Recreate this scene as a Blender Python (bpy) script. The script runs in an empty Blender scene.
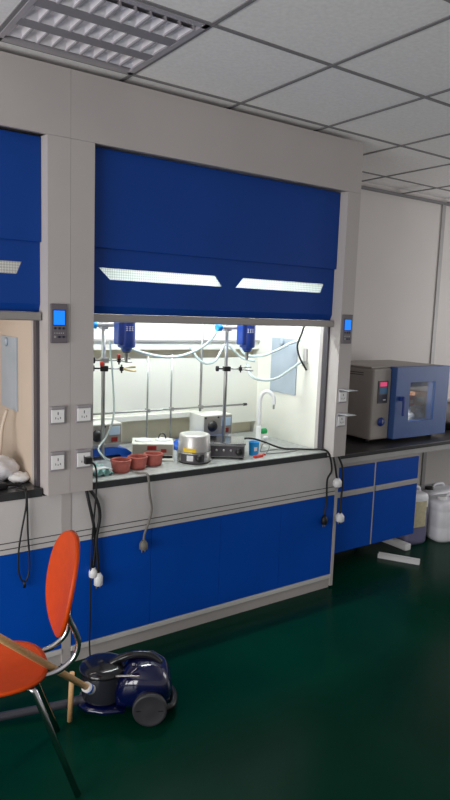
import bpy, bmesh, math, random
from mathutils import Vector, Matrix
random.seed(7)
C = bpy.context.scene.collection
PI = math.pi

# ------------------------------------------------------------------ materials
def lin(c):
    return tuple((v/12.92 if v <= .04045 else ((v+.055)/1.055)**2.4) for v in [x/255 for x in c])

def mat(name, rgb, rough=.5, metal=0., spec=.5, var=.06, scale=8., bump=0., bscale=60., coat=0., trans=0., emit=None, estr=0., detail=3, stretch=None):
    m = bpy.data.materials.new(name); m.use_nodes = True
    nt = m.node_tree; b = nt.nodes['Principled BSDF']
    col = lin(rgb)
    tc = nt.nodes.new('ShaderNodeTexCoord')
    src = tc.outputs['Object']
    if stretch:
        mp = nt.nodes.new('ShaderNodeMapping'); mp.inputs['Scale'].default_value = stretch
        nt.links.new(src, mp.inputs['Vector']); src = mp.outputs['Vector']
    n = nt.nodes.new('ShaderNodeTexNoise'); n.inputs['Scale'].default_value = scale; n.inputs['Detail'].default_value = detail
    nt.links.new(src, n.inputs['Vector'])
    r = nt.nodes.new('ShaderNodeValToRGB')
    r.color_ramp.elements[0].position = .3; r.color_ramp.elements[1].position = .7
    r.color_ramp.elements[0].color = tuple(v*(1-var) for v in col)+(1,)
    r.color_ramp.elements[1].color = tuple(min(1, v*(1+var)) for v in col)+(1,)
    nt.links.new(n.outputs['Fac'], r.inputs['Fac']); nt.links.new(r.outputs['Color'], b.inputs['Base Color'])
    b.inputs['Roughness'].default_value = rough; b.inputs['Metallic'].default_value = metal
    b.inputs['Specular IOR Level'].default_value = spec; b.inputs['Coat Weight'].default_value = coat
    b.inputs['Transmission Weight'].default_value = trans
    if bump:
        n2 = nt.nodes.new('ShaderNodeTexNoise'); n2.inputs['Scale'].default_value = bscale; n2.inputs['Detail'].default_value = 4
        nt.links.new(tc.outputs['Object'], n2.inputs['Vector'])
        bp = nt.nodes.new('ShaderNodeBump'); bp.inputs['Strength'].default_value = bump; bp.inputs['Distance'].default_value = .004
        nt.links.new(n2.outputs['Fac'], bp.inputs['Height']); nt.links.new(bp.outputs['Normal'], b.inputs['Normal'])
    if emit:
        b.inputs['Emission Color'].default_value = lin(emit)+(1,); b.inputs['Emission Strength'].default_value = estr
    return m

M = {}
M['hood'] = mat('hood_grey_paint', (182,176,174), .42, var=.03, scale=3)
M['hood_edge'] = mat('hood_pale_edge', (206,203,200), .4, var=.03)
M['apron'] = mat('apron_paint_spill_light', (202,199,198), .4, var=.03)  # paler than the hood: extra light on the apron put into its colour
M['groove'] = mat('dark_joint', (70,68,68), .7)
M['blue'] = mat('blue_laminate', (10,62,144), .4, var=.05, scale=2.5, spec=.25)
M['blue_base'] = mat('blue_base_laminate', (0,74,176), .44, var=.05, scale=2.5, spec=.2)
M['alu'] = mat('brushed_aluminium', (172,168,166), .38, .75, var=.06, scale=20, stretch=(1,40,40))
M['alu_flat'] = mat('grey_aluminium_profile', (184,180,178), .5, .2, var=.05)
M['worktop'] = mat('epoxy_worktop_lamplit', (176,179,177), .32, var=.15, scale=40)  # dark epoxy painted pale, the hood lamp's brightness put into the colour
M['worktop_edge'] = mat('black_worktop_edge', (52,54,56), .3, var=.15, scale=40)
M['liner'] = mat('white_hood_liner', (236,236,226), .4, var=.02, scale=2)
M['liner_warm'] = mat('hood_liner_warm_dim', (204,188,172), .45, var=.04, scale=2)  # liner copy with the left hood's dim warm light put into its colour
M['beige'] = mat('beige_gap_shade', (226,218,194), .55, var=.05)  # shade inside the baffle gaps, painted as the rear panel's colour
M['sheet'] = mat('pale_grey_sheet', (168,180,192), .3, var=.05)
M['wall'] = mat('wall_paint', (214,209,206), .75, var=.03, scale=1.5, bump=.05, bscale=120)
M['tile'] = mat('ceiling_tile', (238,236,236), .9, var=.05, scale=60, bump=.25, bscale=160)
M['grid'] = mat('ceiling_grid_grey', (126,124,126), .6, .0, var=.03)
M['black'] = mat('black_plastic', (18,18,20), .4)
M['rubber'] = mat('black_cable', (14,14,16), .55)
M['greycable'] = mat('grey_cable', (120,116,110), .55)
M['white'] = mat('white_plastic', (232,232,232), .35, var=.02)
M['socketframe'] = mat('grey_socket_surround', (150,146,150), .4)
M['panel_dark'] = mat('dark_grey_panel', (72,68,74), .4)
M['display_grey'] = mat('display_grey', (104,98,104), .4)
M['lcd'] = mat('blue_lcd', (10,110,240), .3, emit=(10,120,250), estr=1.0, var=.1, scale=60)
M['button'] = mat('navy_button', (28,34,62), .4)
M['chrome'] = mat('chrome_tube', (200,200,202), .16, 1., var=.02)
M['steel'] = mat('stainless_steel', (168,168,166), .3, .85, var=.08, scale=30)
M['orange'] = mat('orange_plastic', (204,70,6), .5, spec=.3, var=.05, scale=30, bump=.08, bscale=300)
M['wood'] = mat('pale_wood', (228,182,126), .5, var=.12, scale=6, stretch=(2,30,30))
M['vac_blue'] = mat('glossy_navy_plastic', (6,13,58), .12, coat=.6)
M['vac_dark'] = mat('smoky_dark_plastic', (26,27,32), .18, coat=.3)
M['wheel'] = mat('charcoal_wheel', (48,48,52), .5)
M['hose'] = mat('dark_grey_hose', (66,66,74), .4, .3)
M['motor'] = mat('motor_blue_enamel', (14,62,152), .3, coat=.3)
M['plastic_blue'] = mat('bright_blue_plastic', (10,84,190), .35)
M['cyan'] = mat('cyan_plastic', (20,150,220), .4)
M['boxgrey'] = mat('instrument_grey', (156,152,142), .5, var=.04)
M['boxwhite'] = mat('instrument_white', (226,226,216), .4, var=.03)
M['meter'] = mat('meter_face', (190,214,232), .25)
M['redswitch'] = mat('dark_red_switch', (140,30,24), .4)
M['red'] = mat('red_plastic', (200,50,34), .4)
M['brass'] = mat('pale_brass', (196,176,132), .3, .7)
M['terracotta'] = mat('terracotta', (172,92,82), .7, var=.16, scale=40, bump=.15, bscale=120)
M['mantle'] = mat('spun_aluminium', (196,194,192), .4, .6, var=.05, scale=20, stretch=(1,1,60))
M['mantle_top'] = mat('pale_ceramic_fibre', (222,220,208), .8)
M['yellow'] = mat('yellow_label', (240,200,30), .5)
M['green'] = mat('green_plastic', (10,160,80), .35)
M['teal'] = mat('pale_teal_sheet', (150,196,192), .5, var=.1)
M['clearhose'] = mat('milky_hose', (222,238,238), .25, trans=.15)
M['bag'] = mat('white_plastic_bag', (220,220,224), .3, var=.1, scale=15, bump=.3, bscale=30)
M['ovengrey'] = mat('oven_grey_paint', (160,153,147), .45, var=.04)
M['ovenblue'] = mat('oven_blue_paint', (60,92,150), .45, var=.05)
M['ovenblue_dark'] = mat('oven_handle_blue', (30,60,140), .4)
M['jerry'] = mat('milky_jerrycan', (242,242,248), .4, var=.04)
M['low_shade'] = mat('violet_shade_plastic', (118,116,148), .4, var=.08)  # shade on the lower part of the cans, painted as violet
M['label_cream'] = mat('cream_label', (214,204,170), .6, var=.1, scale=30)
M['tan'] = mat('tan_cardboard', (190,140,104), .8, var=.1)
M['cabgrey'] = mat('cabinet_grey_trim', (170,168,168), .45)
M['stone'] = mat('dark_bench_top', (46,44,46), .35, var=.15, scale=30)
M['reflector'] = mat('louvre_reflector', (250,247,252), .35, .45, var=.03)
M['spacer'] = mat('lamp_spacer_grey', (138,136,142), .5, .1)
M['lampgrey'] = mat('lamp_grey_blade', (176,172,178), .5, .2)
M['darkgap'] = mat('dark_gap', (30,30,32), .8)
M['pink'] = mat('pink_display', (220,60,110), .3, emit=(230,60,120), estr=.5)
M['tealdisplay'] = mat('teal_display', (30,80,110), .3, emit=(20,70,110), estr=.3)

def glass_mat(name, rgb, rough=.05, alpha_mix=.75):
    m = bpy.data.materials.new(name); m.use_nodes = True; nt = m.node_tree
    nt.nodes.clear()
    o = nt.nodes.new('ShaderNodeOutputMaterial'); mx = nt.nodes.new('ShaderNodeMixShader')
    t = nt.nodes.new('ShaderNodeBsdfTransparent'); g = nt.nodes.new('ShaderNodeBsdfPrincipled')
    t.inputs['Color'].default_value = lin(rgb)+(1,)
    g.inputs['Base Color'].default_value = lin(rgb)+(1,); g.inputs['Roughness'].default_value = rough
    mx.inputs[0].default_value = 1-alpha_mix
    nt.links.new(t.outputs[0], mx.inputs[1]); nt.links.new(g.outputs[0], mx.inputs[2]); nt.links.new(mx.outputs[0], o.inputs[0])
    return m
M['glass'] = glass_mat('oven_window_glass', (200,205,210), .05, .85)
M['smoky'] = glass_mat('smoky_dust_bin', (52,55,64), .12, .4)
M['clear'] = glass_mat('clear_flap', (220,222,226), .15, .45)

def pane_mat():
    # printed light-passing pane: translucent white with a fine pattern of dots
    m = bpy.data.materials.new('dotted_translucent_pane'); m.use_nodes = True; nt = m.node_tree; nt.nodes.clear()
    o = nt.nodes.new('ShaderNodeOutputMaterial')
    tl = nt.nodes.new('ShaderNodeBsdfTranslucent'); tl.inputs['Color'].default_value = (.80,.86,.84,1)
    df = nt.nodes.new('ShaderNodeBsdfDiffuse'); df.inputs['Color'].default_value = (.75,.76,.76,1)
    a = nt.nodes.new('ShaderNodeMixShader'); a.inputs[0].default_value = .5
    tr = nt.nodes.new('ShaderNodeBsdfTransparent')
    b = nt.nodes.new('ShaderNodeMixShader')
    tc = nt.nodes.new('ShaderNodeTexCoord')
    mp = nt.nodes.new('ShaderNodeMapping'); mp.inputs['Scale'].default_value = (80,80,80); mp.inputs['Rotation'].default_value = (0,PI/4,0)
    v = nt.nodes.new('ShaderNodeTexChecker'); v.inputs['Scale'].default_value = 1.5
    nt.links.new(tc.outputs['Object'], mp.inputs['Vector']); nt.links.new(mp.outputs['Vector'], v.inputs['Vector'])
    mu = nt.nodes.new('ShaderNodeMath'); mu.operation = 'MULTIPLY'; mu.inputs[1].default_value = .3
    nt.links.new(v.outputs['Fac'], mu.inputs[0])
    nt.links.new(tl.outputs[0], a.inputs[1]); nt.links.new(df.outputs[0], a.inputs[2])
    nt.links.new(a.outputs[0], b.inputs[1]); nt.links.new(tr.outputs[0], b.inputs[2]); nt.links.new(mu.outputs[0], b.inputs[0])
    nt.links.new(b.outputs[0], o.inputs[0])
    return m
M['pane'] = pane_mat()

def floor_mat():
    m = bpy.data.materials.new('green_epoxy_floor'); m.use_nodes = True; nt = m.node_tree; b = nt.nodes['Principled BSDF']
    tc = nt.nodes.new('ShaderNodeTexCoord'); n = nt.nodes.new('ShaderNodeTexNoise'); n.inputs['Scale'].default_value = 1.7; n.inputs['Detail'].default_value = 6
    nt.links.new(tc.outputs['Object'], n.inputs['Vector'])
    r = nt.nodes.new('ShaderNodeValToRGB')
    r.color_ramp.elements[0].position = .35; r.color_ramp.elements[1].position = .7
    r.color_ramp.elements[0].color = lin((0,46,33))+(1,); r.color_ramp.elements[1].color = lin((2,55,40))+(1,)
    nt.links.new(n.outputs['Fac'], r.inputs['Fac']); nt.links.new(r.outputs['Color'], b.inputs['Base Color'])
    n2 = nt.nodes.new('ShaderNodeTexNoise'); n2.inputs['Scale'].default_value = 5; n2.inputs['Detail'].default_value = 3
    nt.links.new(tc.outputs['Object'], n2.inputs['Vector'])
    mr = nt.nodes.new('ShaderNodeMapRange'); mr.inputs['To Min'].default_value = .16; mr.inputs['To Max'].default_value = .3
    nt.links.new(n2.outputs['Fac'], mr.inputs['Value']); nt.links.new(mr.outputs['Result'], b.inputs['Roughness'])
    bp = nt.nodes.new('ShaderNodeBump'); bp.inputs['Strength'].default_value = .05; bp.inputs['Distance'].default_value = .01
    nt.links.new(n2.outputs['Fac'], bp.inputs['Height']); nt.links.new(bp.outputs['Normal'], b.inputs['Normal'])
    b.inputs['Specular IOR Level'].default_value = .06
    return m
M['floor'] = floor_mat()

# ------------------------------------------------------------------ mesh helpers
class MB:
    def __init__(s): s.bm = bmesh.new(); s.mats = []; s.cur = 0
    def use(s, m):
        m = M[m] if isinstance(m, str) else m
        if m not in s.mats: s.mats.append(m)
        s.cur = s.mats.index(m); return s
    def _fin(s, faces, smooth=False):
        for f in faces: f.material_index = s.cur; f.smooth = smooth
    def box(s, x0, x1, y0, y1, z0, z1, bev=0., seg=2, rot=None, at=None):
        pre = set(s.bm.faces)
        ret = bmesh.ops.create_cube(s.bm, size=1)
        vs = ret['verts']
        mt = Matrix.Translation(((x0+x1)/2,(y0+y1)/2,(z0+z1)/2)) @ Matrix.Diagonal((abs(x1-x0),abs(y1-y0),abs(z1-z0),1))
        bmesh.ops.transform(s.bm, matrix=mt, verts=vs)
        if bev:
            es = list({e for v in vs for e in v.link_edges})
            bmesh.ops.bevel(s.bm, geom=es, offset=bev, segments=seg, profile=.5, affect='EDGES')
        fs = [f for f in s.bm.faces if f not in pre]
        if rot is not None:
            bmesh.ops.transform(s.bm, matrix=rot, verts=list({v for f in fs for v in f.verts}))
        s._fin(fs, False); return s
    def prism(s, pts, axis, a, b, smooth=False):
        # pts: polygon in the two other axes (order x,y,z minus axis)
        def P(p, t):
            return {'x': (t,p[0],p[1]), 'y': (p[0],t,p[1]), 'z': (p[0],p[1],t)}[axis]
        A = [s.bm.verts.new(P(p,a)) for p in pts]; B = [s.bm.verts.new(P(p,b)) for p in pts]
        fs = [s.bm.faces.new(A), s.bm.faces.new(B[::-1])]
        n = len(pts)
        for i in range(n):
            fs.append(s.bm.faces.new((A[i],B[i],B[(i+1)%n],A[(i+1)%n])))
        s._fin(fs, False)
        for f in fs[2:]: f.smooth = smooth
        return s
    def lathe(s, prof, c=(0,0,0), n=32, axis='z', smooth=True, cap=True, mtx=None):
        rings = []
        for r, h in prof:
            ring = []
            for i in range(n):
                a = 2*PI*i/n
                p = {'z': (r*math.cos(a), r*math.sin(a), h), 'y': (r*math.cos(a), h, r*math.sin(a)), 'x': (h, r*math.cos(a), r*math.sin(a))}[axis]
                v = Vector(p)
                if mtx is not None: v = mtx @ v
                ring.append(s.bm.verts.new(v+Vector(c)))
            rings.append(ring)
        fs = []
        for a, b in zip(rings, rings[1:]):
            for i in range(n): fs.append(s.bm.faces.new((a[i],a[(i+1)%n],b[(i+1)%n],b[i])))
        caps = []
        if cap:
            caps = [s.bm.faces.new(rings[0][::-1]), s.bm.faces.new(rings[-1])]
        s._fin(fs, smooth); s._fin(caps, False); return s
    def cyl(s, p0, p1, r, n=16, r1=None):
        return s.tube([p0,p1], r, n, raw=True, r1=r1)
    def tube(s, pts, r, n=10, raw=False, r1=None, res=6):
        P = [Vector(p) for p in pts]
        if not raw: P = spline(P, res)
        T = []
        for i in range(len(P)):
            t = (P[min(i+1,len(P)-1)]-P[max(i-1,0)])
            T.append(t.normalized() if t.length > 1e-9 else Vector((0,0,1)))
        up = Vector((0,0,1)) if abs(T[0].z) < .9 else Vector((1,0,0))
        nrm = (up - T[0]*up.dot(T[0])).normalized()
        rings = []
        for i, (p, t) in enumerate(zip(P, T)):
            nrm = (nrm - t*nrm.dot(t))
            nrm = nrm.normalized() if nrm.length > 1e-6 else t.orthogonal().normalized()
            bn = t.cross(nrm)
            rr = r if r1 is None else r+(r1-r)*i/(len(P)-1)
            rings.append([s.bm.verts.new(p+nrm*math.cos(2*PI*k/n)*rr+bn*math.sin(2*PI*k/n)*rr) for k in range(n)])
        fs = []
        for a, b in zip(rings, rings[1:]):
            for i in range(n): fs.append(s.bm.faces.new((a[i],a[(i+1)%n],b[(i+1)%n],b[i])))
        s._fin(fs, True)
        s._fin([s.bm.faces.new(rings[0][::-1]), s.bm.faces.new(rings[-1])], False)
        return s
    def ball(s, c, rx, ry=None, rz=None, seg=20, rot=None):
        pre = set(s.bm.faces)
        ret = bmesh.ops.create_uvsphere(s.bm, u_segments=seg, v_segments=max(8,seg//2), radius=1)
        mt = Matrix.Translation(c) @ (rot or Matrix.Identity(4)) @ Matrix.Diagonal((rx, ry or rx, rz or rx, 1))
        bmesh.ops.transform(s.bm, matrix=mt, verts=ret['verts'])
        s._fin([f for f in s.bm.faces if f not in pre], True); return s
    def loft(s, rings, smooth=True, close_ends=True):
        R = [[s.bm.verts.new(p) for p in ring] for ring in rings]; n = len(R[0]); fs = []
        for a, b in zip(R, R[1:]):
            for i in range(n): fs.append(s.bm.faces.new((a[i],a[(i+1)%n],b[(i+1)%n],b[i])))
        s._fin(fs, smooth)
        if close_ends: s._fin([s.bm.faces.new(R[0][::-1]), s.bm.faces.new(R[-1])], smooth)
        return s
    def build(s, name, m=None, parent=None):
        bmesh.ops.recalc_face_normals(s.bm, faces=s.bm.faces)
        me = bpy.data.meshes.new(name); s.bm.to_mesh(me); s.bm.free()
        for mm in (s.mats or [M[m] if isinstance(m, str) else m]): me.materials.append(mm)
        o = bpy.data.objects.new(name, me); C.objects.link(o)
        if parent is not None: o.parent = parent
        return o

def spline(P, res=6):
    if len(P) < 3: return P
    out = []
    Q = [P[0]*2-P[1]] + P + [P[-1]*2-P[-2]]
    for i in range(1, len(Q)-2):
        p0,p1,p2,p3 = Q[i-1],Q[i],Q[i+1],Q[i+2]
        for k in range(res):
            t = k/res
            out.append(.5*((2*p1)+(p2-p0)*t+(2*p0-5*p1+4*p2-p3)*t*t+(3*p1-p0-3*p2+p3)*t**3))
    out.append(P[-1]); return out

def thing(name, label, cat, loc=(0,0,0), rz=0., group=None):
    o = bpy.data.objects.new(name, None); C.objects.link(o); o.empty_display_size = .05
    o.location = loc; o.rotation_euler = (0,0,rz); tag(o, label, cat, group); return o
def tag(o, label, cat, group=None):
    o['label'] = label; o['category'] = cat
    if group: o['group'] = group
    return o
def struct(o): o['kind'] = 'structure'; return o
def box(name, m, parent, *a, **k): return MB().use(m).box(*a, **k).build(name, m, parent)

# ------------------------------------------------------------------ camera
H = 1.715
YAW, PIT, ROL, FPX = .6127, .1346, .0348, 644.8
cd = bpy.data.cameras.new('camera'); cam = bpy.data.objects.new('camera', cd); C.objects.link(cam)
f0 = Vector((math.sin(YAW), math.cos(YAW), 0)); r0 = Vector((math.cos(YAW), -math.sin(YAW), 0)); u0 = Vector((0,0,1))
f1 = f0*math.cos(PIT)-u0*math.sin(PIT); u1 = u0*math.cos(PIT)+f0*math.sin(PIT)
r2 = r0*math.cos(ROL)+u1*math.sin(ROL); u2 = u1*math.cos(ROL)-r0*math.sin(ROL)
cam.matrix_world = Matrix(((r2.x,u2.x,-f1.x,0),(r2.y,u2.y,-f1.y,0),(r2.z,u2.z,-f1.z,H),(0,0,0,1)))
cd.sensor_fit = 'HORIZONTAL'; cd.sensor_width = 36; cd.lens = FPX/450*36; cd.clip_start = .05
bpy.context.scene.camera = cam

# ------------------------------------------------------------------ setting
CZ = 2.733; WY = 3.70
struct(box('floor', 'floor', None, -2.6, 7.0, -1.6, WY+.1, -.1, 0))
struct(box('wall_back', 'wall', None, -2.8, 7.0, WY, WY+.12, 0, CZ+.05))
struct(box('trim_1', 'cabgrey', None, 4.84, 4.885, WY-.012, WY, 0, CZ))
XL = [1.345+.5925*k for k in range(-7, 9)]; YL = [2.073+.638*k for k in range(-9, 3)]
cm = MB().use('tile')
cm.box(-2.8, 7.0, -3.7, WY+.1, CZ+.035, CZ+.08)
LX0, LX1, LY0, LY1 = XL[6], XL[7], YL[9], YL[10]     # bay of the louvre lamp
for i in range(len(XL)-1):
    for j in range(len(YL)-1):
        if abs(XL[i+1]-LX1) < .01 and abs(YL[j+1]-LY1) < .01: continue
        cm.box(XL[i]+.004, XL[i+1]-.004, YL[j]+.004, min(YL[j+1]-.004, WY), CZ+.004, CZ+.03)
ceil = struct(cm.build('ceiling', 'tile'))
gm = MB().use('grid')
for x in XL: gm.box(x-.009, x+.009, -3.6, WY, CZ, CZ+.006)
for y in YL:
    if y < WY: gm.box(-3.5, 7.5, y-.009, y+.009, CZ-.0008, CZ+.0055)
struct(gm.build('ceiling_grid', 'grid', ceil))
struct(box('trim_2', 'grid', None, -3.5, 7.4, WY-.025, WY, CZ-.022, CZ-.001))
struct(box('baseboard_back', 'cabgrey', None, 3.0, 7.4, WY-.012, WY, .0, .08))

# louvre lamp in the ceiling
lamp = thing('louvre_ceiling_lamp', 'square recessed ceiling lamp with three rows of shiny louvre cells', 'ceiling lamp', ((LX0+LX1)/2, (LY0+LY1)/2, CZ))
hx, hy = (LX1-LX0)/2-.007, (LY1-LY0)/2-.007
fr = MB().use('lampgrey')
fr.box(-hx, hx, -hy, -hy+.028, -.004, .01); fr.box(-hx, hx, hy-.028, hy, -.004, .01)
fr.box(-hx, -hx+.02, -hy, hy, -.004, .01); fr.box(hx-.02, hx, -hy, hy, -.004, .01)
fr.build('frame', None, lamp)
box('housing', 'lampgrey', lamp, -hx, hx, -hy, hy, .022, .032)
rows = [-.188, 0, .188]
for gi, gy in enumerate((-.094, .094)):
    box('spacer_panel', 'spacer', lamp, -hx+.02, hx-.02, gy-.033, gy+.033, -.002, .006)
for ry in rows:
    rm = MB().use('reflector'); n = 9; w = (2*hx-.05)/n
    for k in range(n):
        x0 = -hx+.025+k*w
        # each cell is a little pyramid of four curved reflectors
        cx, top = x0+w/2, .02
        q = [(x0,ry-.06,-.001),(x0+w,ry-.06,-.001),(x0+w,ry+.06,-.001),(x0,ry+.06,-.001)]
        iq = [(cx-.014,ry-.02,top),(cx+.014,ry-.02,top),(cx+.014,ry+.02,top),(cx-.014,ry+.02,top)]
        A = [rm.bm.verts.new(p) for p in q]; B = [rm.bm.verts.new(p) for p in iq]
        fs = [rm.bm.faces.new((A[i],A[(i+1)%4],B[(i+1)%4],B[i])) for i in range(4)]+[rm.bm.faces.new(B)]
        rm._fin(fs)
    ro = rm.build('louvre_row', None, lamp)
    bl = MB().use('lampgrey')
    for k in range(n+1):
        x0 = -hx+.025+k*w
        bl.prism([(x0-.0045,-.004),(x0+.0045,-.004),(x0+.0015,.018),(x0-.0015,.018)], 'y', ry-.06, ry+.06)
    bl.build('cross_blade', None, ro)

# ------------------------------------------------------------------ fume hoods
WT = .895   # worktop height
def socket(parent, x0, x1, z0, z1, y, flap_open):
    s_ = MB().use('socketframe').box(x0, x1, y-.012, y, z0, z1, .003).build('wall_socket', None, parent)
    dx, dz = (x1-x0), (z1-z0)
    f = MB().use('white').box(x0+.07*dx, x1-.07*dx, y-.016, y-.010, z0+.1*dz, z1-.17*dz, .002).build('socket_face', None, s_)
    p = MB().use('panel_dark'); cx, cz = (x0+x1)/2, (z0+z1)/2-.003
    p.box(cx-.002, cx+.002, y-.0166, y-.0155, cz+.006, cz+.019)
    for sx in (-1, 1):
        p.box(cx+sx*.011-.0015, cx+sx*.011+.0015, y-.0166, y-.0155, cz-.013, cz-.004)
    p.box(cx-.0015, cx+.0015, y-.0166, y-.0155, cz-.015, cz-.009)
    p.build('pin_holes', None, s_)
    if flap_open:
        fm = MB().use('clear').box(x0, x1, y-.10, y-.012, z1+.002, z1+.005, .001, rot=None)
        fo = fm.build('flip_cover', None, s_)
    else:
        MB().use('socketframe').box(x0+.004, x1-.004, y-.02, y-.012, z1-.012, z1, .002).build('flip_cover', None, s_)
    return s_
def display(parent, x0, x1, z0, z1, y):
    d = MB().use('display_grey').box(x0, x1, y-.012, y, z0, z1, .003).build('control_panel', None, parent)
    w, h = x1-x0, z1-z0
    MB().use('lcd').box(x0+.15*w, x1-.18*w, y-.0145, y-.011, z1-.53*h, z1-.17*h).build('screen', None, d)
    rim = MB().use('button')
    X0, X1, Z0, Z1 = x0+.11*w, x1-.14*w, z1-.55*h, z1-.15*h
    rim.box(X0, X1, y-.0135, y-.011, Z0, Z1); rim.build('screen_rim', None, d)
    for k in range(6):
        bx = x0+w*(.26+.25*(k % 3)); bz = z1-h*(.62+.22*(k//3))
        nm = 'socketframe' if k == 3 else 'button'
        MB().use(nm).box(bx-.08*w, bx+.06*w, y-.015, y-.011, bz-.028*h, bz+.028*h, .002).build('button', None, d)
    sm = MB().use('white')
    for k in range(5):
        sm.box(x0+w*(.2+.13*k), x0+w*(.2+.13*k)+.05*w, y-.0128, y-.0118, z1-.75*h, z1-.735*h)
    sm.build('printed_legend', None, d)
    return d

def hood(cx, label, lit):
    t = thing('fume_hood', label, 'fume hood', (cx, 2.757, 0))
    W = .886; zf = 2.43
    Y = lambda y: y-2.757
    # side panels and carcass
    for s in (-1, 1):
        MB().use('hood').box(s*(W-.022), s*W, Y(2.80), Y(3.66), .012, zf-.001).build('side_panel', None, t)
        col = [(s*.757,Y(2.872)),(s*.772,Y(2.872)),(s*.772,Y(2.83)),(s*(.784 if s > 0 else .775),Y(2.757)),(s*(W-.0005),Y(2.757)),(s*(W-.0005),Y(2.80)),(s*(W-.0225),Y(2.80)),(s*(W-.0225),Y(2.90)),(s*.757,Y(2.90))]
        MB().use('hood').prism(col, 'z', .868, zf).build('front_column', None, t)
        MB().use('panel_dark').box(s*.757, s*.7715, Y(2.830), Y(2.869), WT+.002, 1.66).build('sash_track', None, t)
    MB().use('hood').box(-W+.0005, W-.0005, Y(2.757), Y(2.775), zf+.001, CZ-.022).build('fascia', None, t)
    MB().use('hood').box(-W+.0005, W-.0005, Y(2.775), Y(3.66), zf+.02, CZ-.03).build('top_box', None, t)
    # interior liner: back baffle in upright panels with gaps between them
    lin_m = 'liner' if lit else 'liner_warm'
    bf = MB().use(lin_m)
    bf.box(-.757, .757, Y(3.50), Y(3.512), 1.475, 2.19)
    bf.box(-.757, .28, Y(3.50), Y(3.512), 1.075, 1.42)
    bf.box(.28, .757, Y(3.50), Y(3.512), .975, 1.42)
    bf.box(-.757, .28, Y(3.47), Y(3.512), 1.045, 1.075)
    bf.build('back_baffle', None, t)
    MB().use('beige').box(-.757, .757, Y(3.56), Y(3.57), WT, 2.19).build('rear_panel', None, t)
    rail = MB().use('alu_flat').box(-.757, .757, Y(3.488), Y(3.4995), 1.525, 1.537).build('baffle_rail', None, t)
    for s in (-1, 1):
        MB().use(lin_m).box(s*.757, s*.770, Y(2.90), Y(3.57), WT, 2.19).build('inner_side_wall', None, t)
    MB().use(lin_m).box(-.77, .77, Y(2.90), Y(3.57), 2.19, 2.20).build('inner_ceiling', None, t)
    # grey sheet pinned to the right side wall
    MB().use('sheet').box(.749, .756, Y(3.095), Y(3.35), 1.206, 1.563).build('inspection_plate', None, t)
    MB().use('sheet').lathe([(.0,0),(.02,0),(.022,-.006),(.016,-.012),(.0,-.012)], (.749,Y(3.245),1.535), 20, 'x', cap=False).build('plate_knob', None, t)
    # worktop with a raised rim
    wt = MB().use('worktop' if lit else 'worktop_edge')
    wt.box(-.756, .756, Y(2.87), Y(3.56), .86, WT)
    wo = wt.build('worktop', None, t)
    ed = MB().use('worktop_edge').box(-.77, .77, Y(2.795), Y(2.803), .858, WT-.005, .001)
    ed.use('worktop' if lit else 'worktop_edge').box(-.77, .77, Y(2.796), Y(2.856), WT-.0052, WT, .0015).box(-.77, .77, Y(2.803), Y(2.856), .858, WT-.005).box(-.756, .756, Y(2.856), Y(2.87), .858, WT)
    ed.build('front_rim', None, wo)
    # fixed upper panel, and the raised sash below it with two slanted light slots
    sy0, sy1 = Y(2.822), Y(2.836)
    MB().use('blue').box(-.7735, .7735, Y(2.808), Y(2.819), 1.990, zf-.003, .002).build('upper_panel', None, t)
    z0, z1, zb, zt = 1.725, 2.40, 1.849, 1.902
    s_ = MB().use('blue')
    s_.prism([(-.7705,z0),(.7705,z0),(.7705,zb),(-.7705,zb)], 'y', sy0, sy1)
    s_.prism([(-.7705,zt),(.7705,zt),(.7705,z1),(-.7705,z1)], 'y', sy0, sy1)
    s_.prism([(-.7705,zb),(-.668,zb),(-.726,zt),(-.7705,zt)], 'y', sy0, sy1)
    s_.prism([(-.03,zb),(.056,zb),(.104,zt),(-.072,zt)], 'y', sy0, sy1)
    s_.prism([(.672,zb),(.7705,zb),(.7705,zt),(.694,zt)], 'y', sy0, sy1)
    s_.prism([(sy0,z0),(sy1,z0),(Y(2.852),1.690),(Y(2.836),1.690)], 'x', -.7705, .7705)
    sash = s_.build('sash', None, t)
    for pts in ([(-.665,zb+.001),(-.032,zb+.001),(-.074,zt-.001),(-.723,zt-.001)], [(.059,zb+.001),(.67,zb+.001),(.692,zt-.001),(.107,zt-.001)]):
        MB().use('pane').prism(pts, 'y', Y(2.826), Y(2.832)).build('light_slot_pane', None, sash)
    MB().use('alu').box(-.7705, .7705, Y(2.80), Y(2.85), 1.652, 1.689, .004).build('sash_handle', None, sash)
    # lower cabinet
    ap = MB().use('apron').box(-W+.023, W-.023, Y(2.803), Y(2.83), .61, .857)
    ap.use('groove')
    for zz in (.632, .660): ap.box(-W+.023, W-.023, Y(2.8015), Y(2.803), zz, zz+.004)
    ap.build('apron', None, t)
    dw = (2*W-.046)/4
    for k in range(4):
        x0 = -W+.023+k*dw
        MB().use('blue_base').box(x0+.0008, x0+dw-.0008, Y(2.803), Y(2.822), .092, .607, .0012).build('cupboard_door', None, t)
    MB().use('hood_edge').box(-W+.023, W-.023, Y(2.796), Y(2.83), .066, .09, .002).build('bottom_rail', None, t)
    MB().use('hood').box(-W+.023, W-.023, Y(2.812), Y(2.83), .0, .066).build('kick_plate', None, t)
    MB().use('hood').box(-W+.03, W-.03, Y(2.84), Y(3.6), .02, .85).build('carcass', None, t)
    # lamp inside, behind the sash
    lm = MB().use('white').box(-.62, .62, Y(3.02), Y(3.16), 2.155, 2.188, .004).build('light_fitting', None, t)
    tb = MB()
    tb.use(mat('hood_tube_on' if lit else 'hood_tube_warm', (255,255,250), .4, emit=(245,255,250) if lit else (255,206,150), estr=5 if lit else 1.2))
    tb.cyl((-.58,Y(3.09),2.138), (.58,Y(3.09),2.138), .013)
    tb.build('tube', None, lm)
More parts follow.
